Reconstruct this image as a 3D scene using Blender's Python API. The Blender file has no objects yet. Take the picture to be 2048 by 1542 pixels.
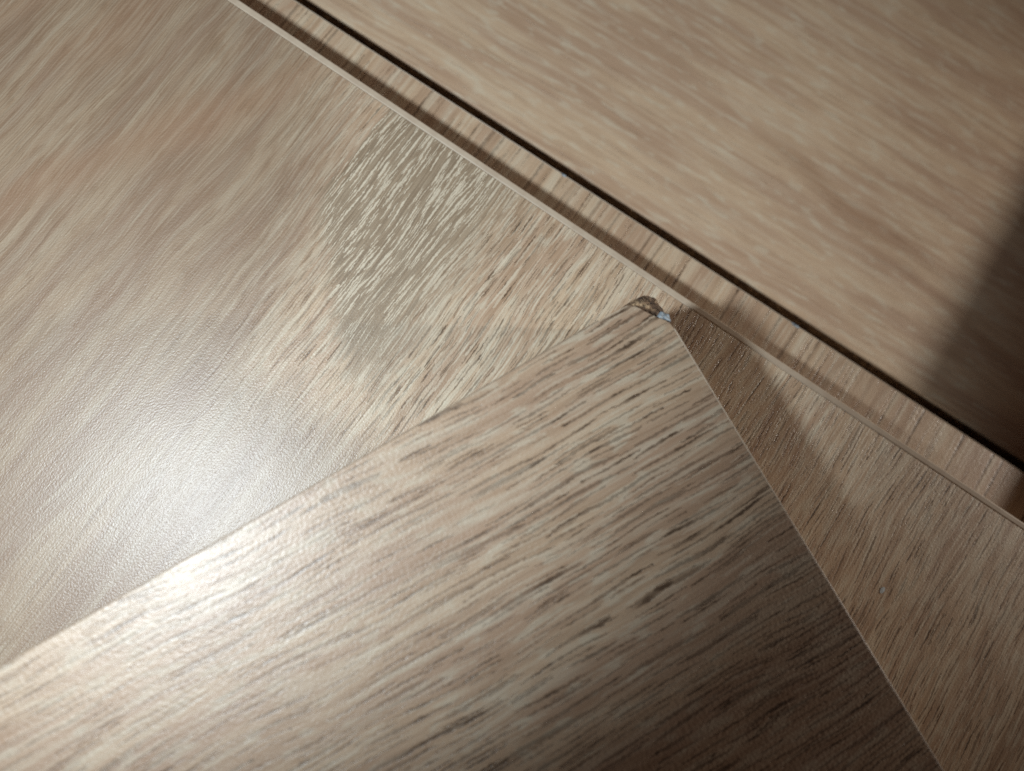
import bpy, bmesh, math, random
from mathutils import Vector, Matrix, noise as mnoise

S = bpy.context.scene
C = S.collection
MM = 0.001
rad = math.radians

# ------------------------------------------------------------------ camera
cam_d = bpy.data.cameras.new('camera')
cam = bpy.data.objects.new('camera', cam_d); C.objects.link(cam)
down = Vector(((800-1024)/1607.0, -(1000-771)/1607.0, -1.0)).normalized()
cam.rotation_mode = 'QUATERNION'
cam.rotation_quaternion = down.rotation_difference(Vector((0, 0, -1)))
cam.location = (0, 0, 0.200)
cam_d.sensor_width = 36.0
cam_d.lens = 36.0*1607.0/2048.0
cam_d.clip_start = 0.005
cam_d.clip_end = 20
cam_d.dof.use_dof = True
cam_d.dof.focus_distance = 0.191
cam_d.dof.aperture_fstop = 8.0
S.camera = cam

# ------------------------------------------------------------------ world and lamps
w = bpy.data.worlds.new('World'); S.world = w; w.use_nodes = True
bg = w.node_tree.nodes['Background']
bg.inputs['Color'].default_value = (1.0, 0.55, 0.38, 1)
bg.inputs['Strength'].default_value = 0.030


def spot(name, loc, target, power, color, radius, size, blend):
    d = bpy.data.lights.new(name, 'SPOT')
    d.energy = power; d.color = color; d.shadow_soft_size = radius
    d.spot_size = rad(size); d.spot_blend = blend
    o = bpy.data.objects.new(name, d); C.objects.link(o)
    o.location = loc
    o.rotation_mode = 'QUATERNION'
    o.rotation_quaternion = (Vector(target)-Vector(loc)).to_track_quat('-Z', 'Y')
    return o


# the torch held beside the lens, and a low room lamp off to the right
spot('torch', (-0.092, 0.0, 0.214), (-0.062, 0.076, 0.0), 2.65, (0.82, 0.935, 1.0), 0.009, 90, 0.58)
spot('room_lamp', (0.609, 0.0360, 0.120), (0.05, 0.075, 0.0), 7.0, (1.0, 0.94, 0.85), 0.012, 44, 1.0)

S.cycles.max_bounces = 4; S.cycles.diffuse_bounces = 2; S.cycles.glossy_bounces = 2
S.cycles.use_denoising = False
S.cycles.caustics_reflective = False; S.cycles.caustics_refractive = False
S.view_settings.view_transform = 'Standard'
S.view_settings.look = 'None'
S.view_settings.exposure = 0.12
S.view_settings.gamma = 1.0


# ------------------------------------------------------------------ node helpers
class NB:
    def __init__(self, name):
        self.m = bpy.data.materials.new(name); self.m.use_nodes = True
        self.t = self.m.node_tree; self.n = self.t.nodes
        self.b = self.n['Principled BSDF']

    def link(self, a, sock):
        if isinstance(a, (int, float)):
            sock.default_value = a
        elif isinstance(a, tuple):
            sock.default_value = a if len(a) == len(sock.default_value) else (*a, 1)
        else:
            self.t.links.new(a, sock)

    def math(self, op, a, b=0.0, c=None):
        x = self.n.new('ShaderNodeMath'); x.operation = op
        self.link(a, x.inputs[0]); self.link(b, x.inputs[1])
        if c is not None: self.link(c, x.inputs[2])
        return x.outputs[0]

    def add(self, a, b): return self.math('ADD', a, b)
    def sub(self, a, b): return self.math('SUBTRACT', a, b)
    def mul(self, a, b): return self.math('MULTIPLY', a, b)

    def step(self, x, lo, hi, a=0.0, b=1.0):
        r = self.n.new('ShaderNodeMapRange'); r.interpolation_type = 'SMOOTHSTEP'
        self.link(x, r.inputs[0])
        for i, v in enumerate((lo, hi, a, b)): self.link(v, r.inputs[1+i])
        return r.outputs[0]

    def vec(self, x, y, z=0.0):
        c = self.n.new('ShaderNodeCombineXYZ')
        for i, v in enumerate((x, y, z)): self.link(v, c.inputs[i])
        return c.outputs[0]

    def noise(self, v, scale=1.0, detail=2.0, rough=0.5, dist=0.0, dim='3D'):
        x = self.n.new('ShaderNodeTexNoise'); x.noise_dimensions = dim
        self.link(v, x.inputs['Vector']); x.inputs['Scale'].default_value = scale
        x.inputs['Detail'].default_value = detail; x.inputs['Roughness'].default_value = rough
        x.inputs['Distortion'].default_value = dist
        return x.outputs[0]

    def mix(self, f, a, b, mode='MIX'):
        x = self.n.new('ShaderNodeMix'); x.data_type = 'RGBA'; x.blend_type = mode
        self.link(f, x.inputs[0]); self.link(a, x.inputs[6]); self.link(b, x.inputs[7])
        return x.outputs[2]

    def white(self, x, y):
        n = self.n.new('ShaderNodeTexWhiteNoise'); n.noise_dimensions = '2D'
        self.link(self.vec(x, y), n.inputs['Vector'])
        sp = self.n.new('ShaderNodeSeparateColor'); self.t.links.new(n.outputs['Color'], sp.inputs[0])
        return sp.outputs

    def dashes(self, u, v, pitch, length, thick, dens, off):
        """rows of tapered strokes lying along u: one row every pitch, strokes of random length, place and weight"""
        a = self.math('MULTIPLY_ADD', v, 1.0/pitch, off)
        r = self.math('FLOOR', a); fv = self.math('FRACT', a)
        w1 = self.white(r, off)
        b = self.math('MULTIPLY_ADD', w1[0], 57.0, self.math('DIVIDE', u, self.math('MULTIPLY_ADD', w1[1], length, length*.5)))
        g = self.math('FLOOR', b); fu = self.math('FRACT', b)
        w2 = self.white(r, self.add(g, off*3.1))
        on = self.math('LESS_THAN', w2[0], dens)
        t = self.math('DIVIDE', self.math('ABSOLUTE', self.sub(fu, .5)), self.math('MULTIPLY_ADD', w2[2], .28, .21))
        tp = self.math('MAXIMUM', self.sub(1.0, self.mul(t, t)), 0.0)
        hw = self.mul(self.mul(self.math('SQRT', tp), self.math('MULTIPLY_ADD', w2[2], .6, .4)), thick/pitch*.5)
        d = self.math('ABSOLUTE', self.sub(fv, self.math('MULTIPLY_ADD', w2[1], .44, .28)))
        m = self.step(d, self.add(hw, .03), self.mul(hw, .45))
        return self.mul(self.mul(m, on), self.math('GREATER_THAN', tp, .02))

    def coords(self, rot=0.0):
        tc = self.n.new('ShaderNodeTexCoord')
        mp = self.n.new('ShaderNodeMapping')
        mp.inputs['Scale'].default_value = (1000, 1000, 1000)
        mp.inputs['Rotation'].default_value = (0, 0, rot)
        self.t.links.new(tc.outputs['Object'], mp.inputs['Vector'])
        sp = self.n.new('ShaderNodeSeparateXYZ')
        self.t.links.new(mp.outputs[0], sp.inputs[0])
        return mp.outputs[0], sp.outputs[0], sp.outputs[1]


def oak(name, seed, rot=0.0, swap=False, coarse=1.0, pore_amt=0.8,
        tick_amt=0.5, patch=False, faint=None, contrast=1.0, peel=1.0, tint=(1, 1, 1), bands=(), wave=1.0, cloud_amt=.55, fib=1.0,
        pores=((1.6, 15, .62, .62, 1.0), (.85, 9, .36, .70, .85)), ticks=(1.15, 14.0, .75, .6), ragged=.5, ucut=None, faint_min=.12):
    """printed and embossed oak decor; u runs along the grain, v across it, both in millimetres"""
    k = NB(name)
    P, x, y = k.coords(rot)
    u, v = (y, x) if swap else (x, y)
    ur, vr = u, v
    u = k.mul(u, 1.0/coarse); v = k.mul(v, 1.0/coarse)
    s = seed*37.3
    Q = lambda a, fa, b, fb, off, det, ro=.5: k.noise(k.vec(k.math('MULTIPLY_ADD', a, fa, off), k.math('MULTIPLY_ADD', b, fb, off*1.7)), 1, det, ro, dim='2D')
    # slow waviness of the grain
    w1 = Q(u, .020, v, .040, s, 1)
    w2 = Q(u, .075, v, .30, s+5, 1)
    vv = k.add(v, k.add(k.mul(k.sub(w1, .5), 4.5*wave), k.mul(k.sub(w2, .5), 1.0*wave)))
    N = lambda fu, fv, off, det=2.0, ro=.5: Q(u, fu, vv, fv, s+off, det, ro)
    broad = N(.014, .11, 11, 2)
    mid = N(.022, .50, 17, 3, .55)
    fibre = N(.045, 2.8, 23, 2, .6)
    cl = N(.11, .42, 31, 2, .55)
    fm = 1.0
    if faint:                                         # soft, sparsely pored print, also where the torch highlight washes out the grain
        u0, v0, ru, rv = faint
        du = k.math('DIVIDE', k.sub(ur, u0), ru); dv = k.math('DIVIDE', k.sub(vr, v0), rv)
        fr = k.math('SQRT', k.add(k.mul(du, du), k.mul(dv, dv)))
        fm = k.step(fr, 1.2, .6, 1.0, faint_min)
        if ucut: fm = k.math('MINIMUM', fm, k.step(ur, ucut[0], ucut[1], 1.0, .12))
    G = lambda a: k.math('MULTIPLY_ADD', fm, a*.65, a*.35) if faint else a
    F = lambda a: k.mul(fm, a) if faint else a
    tan, pink, cream = (.485, .358, .245), (.400, .275, .188), (.545, .468, .358)
    col = k.mix(k.step(broad, .36, .64), tan, pink)
    col = k.mix(k.mul(k.step(mid, .50, .66), G(.65*contrast)), col, cream)
    col = k.mix(k.mul(k.step(mid, .48, .34), G(.60*contrast)), col, (.290, .190, .120))
    col = k.mix(k.mul(k.step(cl, .56, .70), F(cloud_amt)), col, (.545, .495, .385))
    col = k.mix(k.mul(k.step(cl, .46, .32), .35*contrast), col, (.350, .220, .135))
    col = k.mix(k.mul(k.step(fibre, .54, .36), .42*contrast*fib), col, (.275, .185, .118))
    col = k.mix(k.mul(k.step(fibre, .53, .66), .30*contrast*fib), col, (.560, .490, .370))
    if faint: col = k.mix(k.step(fm, .9, .2, 0.0, .8), col, k.mix(1.0, col, (.48, .455, .44, 1), 'MULTIPLY'))   # browner print, darkened further to offset the torch's brightness here
    for (u0, v0, slope, wid, amt, uf) in bands:      # printed growth-ring arcs
        d = k.sub(vr, k.add(v0, k.mul(k.sub(ur, u0), slope)))
        d = k.add(d, k.mul(k.sub(w1, .5), 12.0)); d = k.add(d, k.mul(k.sub(mid, .5), 4.0))
        g = k.mul(k.step(k.math('ABSOLUTE', d), wid, wid*.1), k.step(k.math('ABSOLUTE', k.sub(ur, u0)), uf, uf*.4))
        col = k.mix(k.mul(g, amt), col, (.265, .150, .088))
    if patch:                                         # greyed, heavily ticked patch of the print
        j = k.mul(k.sub(N(.07, 1.2, 41, 2), .5), 9.0)
        vj = k.add(vr, j); uj = k.add(ur, k.mul(j, 1.6))
        pt = k.mul(k.step(vj, 42.5, 40.5), k.step(vj, -8.0, 12.0))
        lim = k.add(uj, k.mul(k.sub(40.0, vr), 1.0))
        pt = k.mul(pt, k.mul(k.step(lim, -40.0, -33.0), k.step(uj, -74.0, -56.0)))
        grey = k.mix(k.step(fibre, .35, .65), (.190, .140, .093), (.280, .212, .145))
        col = k.mix(k.mul(pt, .88), col, grey)
    # pale raised ticks and dark open pores, ragged along their sides
    ve = k.add(vv, k.mul(k.sub(k.noise(k.vec(k.mul(ur, .8), k.mul(vr, 2.0)), 1, 1, .6, dim='2D'), .5), ragged))
    tick = k.dashes(u, ve, *ticks, s+3.3)
    ta = k.mul(tick, F(tick_amt))
    if patch: ta = k.math('MAXIMUM', ta, k.mul(k.mul(k.math('MAXIMUM', tick, k.dashes(u, ve, .66, 11.0, .44, .80, s+8.8)), pt), .80))
    pore = None
    for q, (pitch, ln, th, dn, am) in enumerate(pores):
        p = k.mul(k.dashes(u, ve, pitch, ln, th, dn, s+13.7*(q+1)), am)
        pore = p if pore is None else k.math('MAXIMUM', pore, p)
    pore = k.mul(pore, k.step(cl, .30, .50, 1.0, .55))
    pore = k.mul(pore, fm)
    if patch: pore = k.mul(pore, k.step(pt, 0.0, 1.0, 1.0, .25))
    col = k.mix(ta, col, (.575, .500, .390))
    col = k.mix(k.mul(pore, pore_amt), col, (.066, .037, .019))
    col = k.mix(1.0, col, (*tint, 1), 'MULTIPLY')
    k.link(col, k.b.inputs['Base Color'])
    # emboss: sunk pores, raised ticks, orange-peel lacquer
    pv = k.vec(k.mul(ur, .75), vr, s)
    pe = k.noise(pv, 1.9/peel, 2.0, .6, dim='2D')
    h = k.mul(pe, .076*peel)
    h = k.add(h, k.mul(pore, -.050)); h = k.add(h, k.mul(ta, .030))
    bp = k.n.new('ShaderNodeBump'); bp.inputs['Distance'].default_value = MM
    bp.inputs['Strength'].default_value = 1.0
    k.link(h, bp.inputs['Height']); k.t.links.new(bp.outputs[0], k.b.inputs['Normal'])
    k.link(k.math('MULTIPLY_ADD', cl, .12, .38), k.b.inputs['Roughness'])
    k.b.inputs['Specular IOR Level'].default_value = .55
    k.b.inputs['Coat Weight'].default_value = .42
    k.b.inputs['Coat Roughness'].default_value = .34
    k.t.links.new(bp.outputs[0], k.b.inputs['Coat Normal'])
    return k.m


def plain(name, col, col2, scale, rough=.5, bump=.0, stretch=(1, 1, 1), detail=3):
    k = NB(name)
    P, x, y = k.coords()
    mp = k.n.new('ShaderNodeMapping'); mp.inputs['Scale'].default_value = stretch
    k.t.links.new(P, mp.inputs['Vector'])
    n = k.noise(mp.outputs[0], scale, detail, .6)
    k.link(k.mix(k.step(n, .35, .65), col, col2), k.b.inputs['Base Color'])
    k.b.inputs['Roughness'].default_value = rough
    if bump:
        b = k.n.new('ShaderNodeBump'); b.inputs['Distance'].default_value = MM; b.inputs['Strength'].default_value = 1
        k.link(k.mul(n, bump), b.inputs['Height']); k.t.links.new(b.outputs[0], k.b.inputs['Normal'])
    return k.m


def chip_mat():
    k = NB('chipboard')
    P, x, y = k.coords()
    vo = k.n.new('ShaderNodeTexVoronoi'); vo.feature = 'F1'
    vo.inputs['Scale'].default_value = 1.1
    mp = k.n.new('ShaderNodeMapping'); mp.inputs['Scale'].default_value = (1, .55, 1.3); mp.inputs['Rotation'].default_value = (0, .2, .7)
    k.t.links.new(P, mp.inputs['Vector']); k.t.links.new(mp.outputs[0], vo.inputs['Vector'])
    sp = k.n.new('ShaderNodeSeparateColor'); k.t.links.new(vo.outputs['Color'], sp.inputs[0])
    col = k.mix(sp.outputs[0], (.095, .055, .032), (.30, .185, .105))
    col = k.mix(k.step(sp.outputs[1], .82, .9), col, (.045, .025, .016))
    col = k.mix(k.step(sp.outputs[2], .80, .9), col, (.46, .31, .18))
    n = k.noise(P, 2.6, 3, .6)
    col = k.mix(k.step(n, .4, .6, .35, 0), col, (.08, .045, .03))
    k.link(col, k.b.inputs['Base Color']); k.b.inputs['Roughness'].default_value = .85
    b = k.n.new('ShaderNodeBump'); b.inputs['Distance'].default_value = MM; b.inputs['Strength'].default_value = 1
    k.link(k.add(k.mul(n, .5), k.mul(vo.outputs['Distance'], .4)), b.inputs['Height'])
    k.t.links.new(b.outputs[0], k.b.inputs['Normal'])
    return k.m


# ------------------------------------------------------------------ mesh helpers
def mesh_obj(name, bm, mat, parent=None):
    bmesh.ops.recalc_face_normals(bm, faces=bm.faces)
    me = bpy.data.meshes.new(name); bm.to_mesh(me); bm.free()
    me.materials.append(mat)
    o = bpy.data.objects.new(name, me); C.objects.link(o)
    if parent: o.parent = parent
    return o


def prism(pts, z0, z1, bevel=0.0, seg=3, bottom=False):
    """closed prism over a polygon (mm), upper rim rounded by bevel (mm)"""
    bm = bmesh.new()
    lo = [bm.verts.new((x*MM, y*MM, z0*MM)) for x, y in pts]
    hi = [bm.verts.new((x*MM, y*MM, z1*MM)) for x, y in pts]
    bm.faces.new(lo[::-1]); top = bm.faces.new(hi)
    for i in range(len(pts)):
        j = (i+1) % len(pts)
        bm.faces.new((lo[i], lo[j], hi[j], hi[i]))
    if bevel:
        ed = [e for e in bm.edges if e.verts[0] in hi and e.verts[1] in hi]
        bmesh.ops.bevel(bm, geom=ed, offset=bevel*MM, segments=seg, profile=.5, affect='EDGES', clamp_overlap=True)
    for f in bm.faces: f.smooth = False
    return bm


def rect(x0, x1, y0, y1): return [(x0, y0), (x1, y0), (x1, y1), (x0, y1)]


def thing(name, label, cat, x, y, z, ang, group=None):
    o = bpy.data.objects.new(name, None); C.objects.link(o)
    o.location = (x*MM, y*MM, z*MM); o.rotation_euler = (0, 0, rad(ang))
    o.empty_display_size = .02
    o['label'] = label; o['category'] = cat
    if group: o['group'] = group
    return o


CORE = chip_mat()
BAND = plain('edge_band_pale', (.445, .348, .258), (.495, .398, .300), .25, .42, .02)
EDGE_SHADE = plain('edge_shade_brown', (.20, .140, .095), (.26, .19, .13), .3, .6, .02)
FLOOR = plain('dark_floor', (.030, .020, .016), (.050, .034, .026), .12, .7, .05)
PAPER = plain('torn_paper', (.13, .16, .185), (.40, .44, .465), .9, .6, .2)

# ------------------------------------------------------------------ the floor the stack lies on
fl = mesh_obj('floor', prism(rect(-900, 900, -900, 900), -66, -46), FLOOR)
fl['kind'] = 'structure'

GROUP = 'oak laminate boards in the stack'

# ------------------------------------------------------------------ board D: lowest, at the back, grain along the gap
D = thing('lowest_board', 'blurred oak laminate board behind the black gap, grain along the gap, dark shadow across it',
          'board', 65.21, 92.35, -46, 58.06, GROUP)
oD = oak('oak_decor_back', 4, rot=rad(-2), swap=True, coarse=.95, wave=.6, pore_amt=.25, tick_amt=.08, contrast=.45, fib=.4, cloud_amt=.38, tint=(1.2, 1.19, 1.17),
         pores=((2.2, 16, .5, .35, 1.0),), ticks=(2.0, 14, .8, .4),
         bands=((-70, 40, .10, 7, .5, 50), (-110, 26, .12, 5, .5, 40)))
mesh_obj('core', prism(rect(.25, 299.7, -420, 420), 0, 13.3), CORE, D)
mesh_obj('top_laminate', prism(rect(0, 300, -420.3, 420.3), 13.3, 14.0, .5, 3), oD, D)

# ------------------------------------------------------------------ board A: under the middle board, its end shows as a strip
A = thing('lower_board', 'oak laminate board showing as a narrow shadowed strip between middle board and black gap',
          'board', 56.73, 86.49, -46, 57.89, GROUP)
oA = oak('oak_decor_strip', 7, rot=rad(3), coarse=1.5, pore_amt=.85, tick_amt=.4, contrast=.85, wave=.3, fib=.7, cloud_amt=.2,
         pores=((2.3, 40, .75, .6, 1.0), (1.0, 22, .34, .6, .8)), ticks=(1.3, 30, .6, .5), tint=(1.1, 1.08, 1.05))
mesh_obj('core', prism(rect(-260, -.7, -420, 420), 0, 27.3), CORE, A)
mesh_obj('top_laminate', prism(rect(-260.3, -.35, -420.3, 420.3), 27.3, 28.0, .12, 2), oA, A)
mesh_obj('edge_band', prism(rect(-.34, 0, -420.3, 420.3), .2, 27.93, .12, 2), BAND, A)

for yy, ln in ((12.3, .9), (-68.7, 1.6)):        # nicks along the arris where the white backing shows
    mesh_obj('edge_nick', prism([(-.62, yy-ln*.55), (-.2, yy-ln), (.03, yy-ln*.5), (.03, yy+ln*.6), (-.25, yy+ln), (-.7, yy+ln*.3)], 27.7, 28.04, .03, 1), PAPER, A)

# ------------------------------------------------------------------ board B: the middle board
B = thing('middle_board', 'large oak laminate board with pale edge band and grey ticked patch, under the chipped board',
          'board', 32.68, 80.05, -18, 57.00, GROUP)
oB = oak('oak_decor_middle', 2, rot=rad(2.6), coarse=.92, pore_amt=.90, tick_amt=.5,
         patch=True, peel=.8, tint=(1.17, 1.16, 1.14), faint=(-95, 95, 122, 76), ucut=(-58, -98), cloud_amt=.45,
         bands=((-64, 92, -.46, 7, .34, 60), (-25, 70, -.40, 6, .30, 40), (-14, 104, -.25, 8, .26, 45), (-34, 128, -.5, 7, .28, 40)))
mesh_obj('core', prism(rect(-330, -2.1, -420, 420), 0, 17.3), CORE, B)
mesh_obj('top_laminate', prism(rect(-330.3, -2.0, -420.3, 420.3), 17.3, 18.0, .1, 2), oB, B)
mesh_obj('edge_band', prism(rect(-1.98, 0, -420.3, 420.3), 0, 17.96, .45, 4), BAND, B)

# ------------------------------------------------------------------ board C: on top, corner broken away
T = thing('chipped_board', 'topmost thick oak laminate board with a broken corner showing brown core',
          'board', 52.19, 43.27, 0, 30.49, GROUP)
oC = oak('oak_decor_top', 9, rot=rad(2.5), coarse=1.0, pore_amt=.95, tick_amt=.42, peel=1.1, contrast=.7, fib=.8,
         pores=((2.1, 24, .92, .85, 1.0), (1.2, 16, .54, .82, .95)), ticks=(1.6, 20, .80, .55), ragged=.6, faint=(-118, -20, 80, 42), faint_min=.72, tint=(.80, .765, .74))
sk = math.tan(rad(-0.1))                # the end cut is a hair out of square
chip = [(-14, 0), (-12.77, .0), (-10.48, .04), (-8.14, -.02), (-6.9, -.12), (-6.2, -.25), (-5.5, -.72), (-4.8, -1.4), (-4.3, -2.3), (-3.66, -3.5),
        (-3.2, -4.2), (-2.55, -5.0), (-2.0, -5.9), (-1.3, -6.75), (-.55, -7.6), (-.02, -8.25), (-.01, -9.6)]
far = 330
chip = [(x*.93, y*.93) for x, y in chip]
top_out = chip + [(sk*far, -far), (-520, -far), (-520, 0)]
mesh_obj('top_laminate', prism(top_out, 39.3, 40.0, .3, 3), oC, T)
body = [(-14, -.3), (-9.5, -.35), (-6.2, -.7), (-4.9, -1.9), (-3.8, -3.9), (-2.7, -5.4), (-1.5, -7.1), (-.3, -8.5), (0, -9.8)]
body = [(x*.93, y*.93) for x, y in body] + [
        (sk*far-.3, -far+.3), (-519.7, -far+.3), (-519.7, -.3)]
mesh_obj('core', prism(body, 0, 39.3), CORE, T)
mesh_obj('edge_band', prism([(.0, -9.3), (.3, -9.3), (sk*far+.3, -far), (sk*far+.02, -far)], 0.1, 39.96, .1, 2), BAND, T)

mesh_obj('edge_band', prism([(-519.7, -.02), (-13.2, -.02), (-13.2, .28), (-519.7, .28)], .1, 39.75, .1, 2), EDGE_SHADE, T)  # brown strip drawing the dark shade line beside this edge by colour

# the broken corner: ragged slope of chipboard from the laminate's torn rim out to the bruised corner
outl = [(-8.9, -.1), (-6.4, .28), (-3.4, .55), (-.7, .35), (.9, -.5), (1.6, -2.0), (1.65, -4.2), (1.45, -6.4), (1.2, -7.9), (.7, -9.3)]
inn = [(-9.1, -.5), (-6.4, -.6), (-5.0, -1.3), (-4.4, -2.1), (-3.8, -3.0), (-3.3, -3.9), (-2.7, -4.8), (-1.9, -5.8), (-1.1, -6.9), (.0, -9.2)]
bm = bmesh.new(); rows = []; NSEG = 9; random.seed(5)


def lerp_poly(p, t):
    f = t*(len(p)-1); i = min(int(f), len(p)-2); f -= i
    return p[i][0]*(1-f)+p[i+1][0]*f, p[i][1]*(1-f)+p[i+1][1]*f


NU = 44
for i in range(NU+1):
    t = i/NU; a = lerp_poly(inn, t); b = lerp_poly(outl, t); row = []
    for j in range(NSEG+1):
        q = j/NSEG
        x = a[0]*(1-q)+b[0]*q; y = a[1]*(1-q)+b[1]*q
        z = 39.25-.9*min(1, q*3)-2.2*q*q
        n = mnoise.noise(Vector((x*1.1, y*1.1, 3.1)))*.75 + mnoise.noise(Vector((x*2.7, y*2.7, 9.1)))*.4
        z += n*min(1, q*4)*.95
        e = mnoise.noise(Vector((x*.9, y*.9, 21.)))*.35*q*math.sin(math.pi*t)
        row.append(bm.verts.new(((x+e)*MM, (y+e*.5)*MM, z*MM)))
    x, y = b
    x, y = min(x, .32), min(y, .05)
    row.append(bm.verts.new((x*MM, y*MM, 30*MM))); row.append(bm.verts.new((x*MM, y*MM, .05*MM)))
    rows.append(row)
for i in range(NU):
    for j in range(len(rows[0])-1):
        bm.faces.new((rows[i][j], rows[i+1][j], rows[i+1][j+1], rows[i][j+1]))
mesh_obj('broken_corner', bm, CORE, T)

# curled scrap of white backing paper in the break
bm = bmesh.new(); g = []
fa = [(-2.0, -6.0), (-1.2, -5.4), (-.2, -5.1)]; fb = [(-.05, -8.9), (.9, -8.3), (1.5, -6.6)]
fa = [(x*.93, y*.93) for x, y in fa]; fb = [(x*.93, y*.93) for x, y in fb]
NF = 8
for i in range(NF+1):
    row = []
    for j in range(NF+1):
        a = lerp_poly(fa, i/NF); b = lerp_poly(fb, i/NF); q = j/NF
        x = a[0]*(1-q)+b[0]*q; y = a[1]*(1-q)+b[1]*q
        n = mnoise.noise(Vector((x*1.3, y*1.3, 1.7)))
        z = 38.75+.55*math.sin(i/NF*2.6)+.4*n-.7*q
        row.append((bm.verts.new((x*MM, y*MM, z*MM)), bm.verts.new((x*MM, y*MM, (z-.12)*MM))))
    g.append(row)
for L in (0, 1):
    for i in range(NF):
        for j in range(NF):
            bm.faces.new((g[i][j][L], g[i+1][j][L], g[i+1][j+1][L], g[i][j+1][L]))
for i in range(NF):
    for (a, b) in (((i, 0), (i+1, 0)), ((i, NF), (i+1, NF)), ((0, i), (0, i+1)), ((NF, i), (NF, i+1))):
        bm.faces.new((g[a[0]][a[1]][0], g[b[0]][b[1]][0], g[b[0]][b[1]][1], g[a[0]][a[1]][1]))
mesh_obj('torn_paper', bm, PAPER, T)

# ------------------------------------------------------------------ a fleck of dust on the middle board
bm = bmesh.new(); NR = 9
cen = bm.verts.new((0, 0, .06*MM)); ring = []; low = []
for i in range(NR):
    a = 2*math.pi*i/NR; r = (.85+.35*mnoise.noise(Vector((math.cos(a)*2, math.sin(a)*2, 4.4))))
    ring.append(bm.verts.new((r*1.25*math.cos(a)*MM, r*.7*math.sin(a)*MM, (.035+.01*math.sin(a*2))*MM)))
    low.append(bm.verts.new((r*1.1*math.cos(a)*MM, r*.6*math.sin(a)*MM, 0)))
for i in range(NR):
    j = (i+1) % NR
    bm.faces.new((cen, ring[i], ring[j])); bm.faces.new((ring[i], low[i], low[j], ring[j]))
bm.faces.new(low[::-1])
fk = mesh_obj('dust_fleck', bm, plain('dust', (.46, .52, .56), (.58, .63, .66), 1.0, .9))
fk.location = (125.0*MM, -24.5*MM, .05*MM); fk.rotation_euler = (0, 0, rad(55))
fk['label'] = 'tiny bluish white dust fleck on the middle board, right of the chipped board'; fk['category'] = 'dust'

# ------------------------------------------------------------------ unseen board added beyond the right edge to shade the back
E_ = thing('shade_caster_board', 'added unseen oak laminate board beyond the right edge, placed to cast the dark shadow', 'board', 253.6, 36.05, -18, 56.0, GROUP)
mesh_obj('core', prism([(-62, -300), (160, -300), (160, -.3), (-62, -.3)], 0, 17.3), CORE, E_)
mesh_obj('top_laminate', prism([(-62.3, -300.3), (160.3, -300.3), (160.3, 0), (-62.3, 0)], 17.3, 18.0, .12, 2), oA, E_)
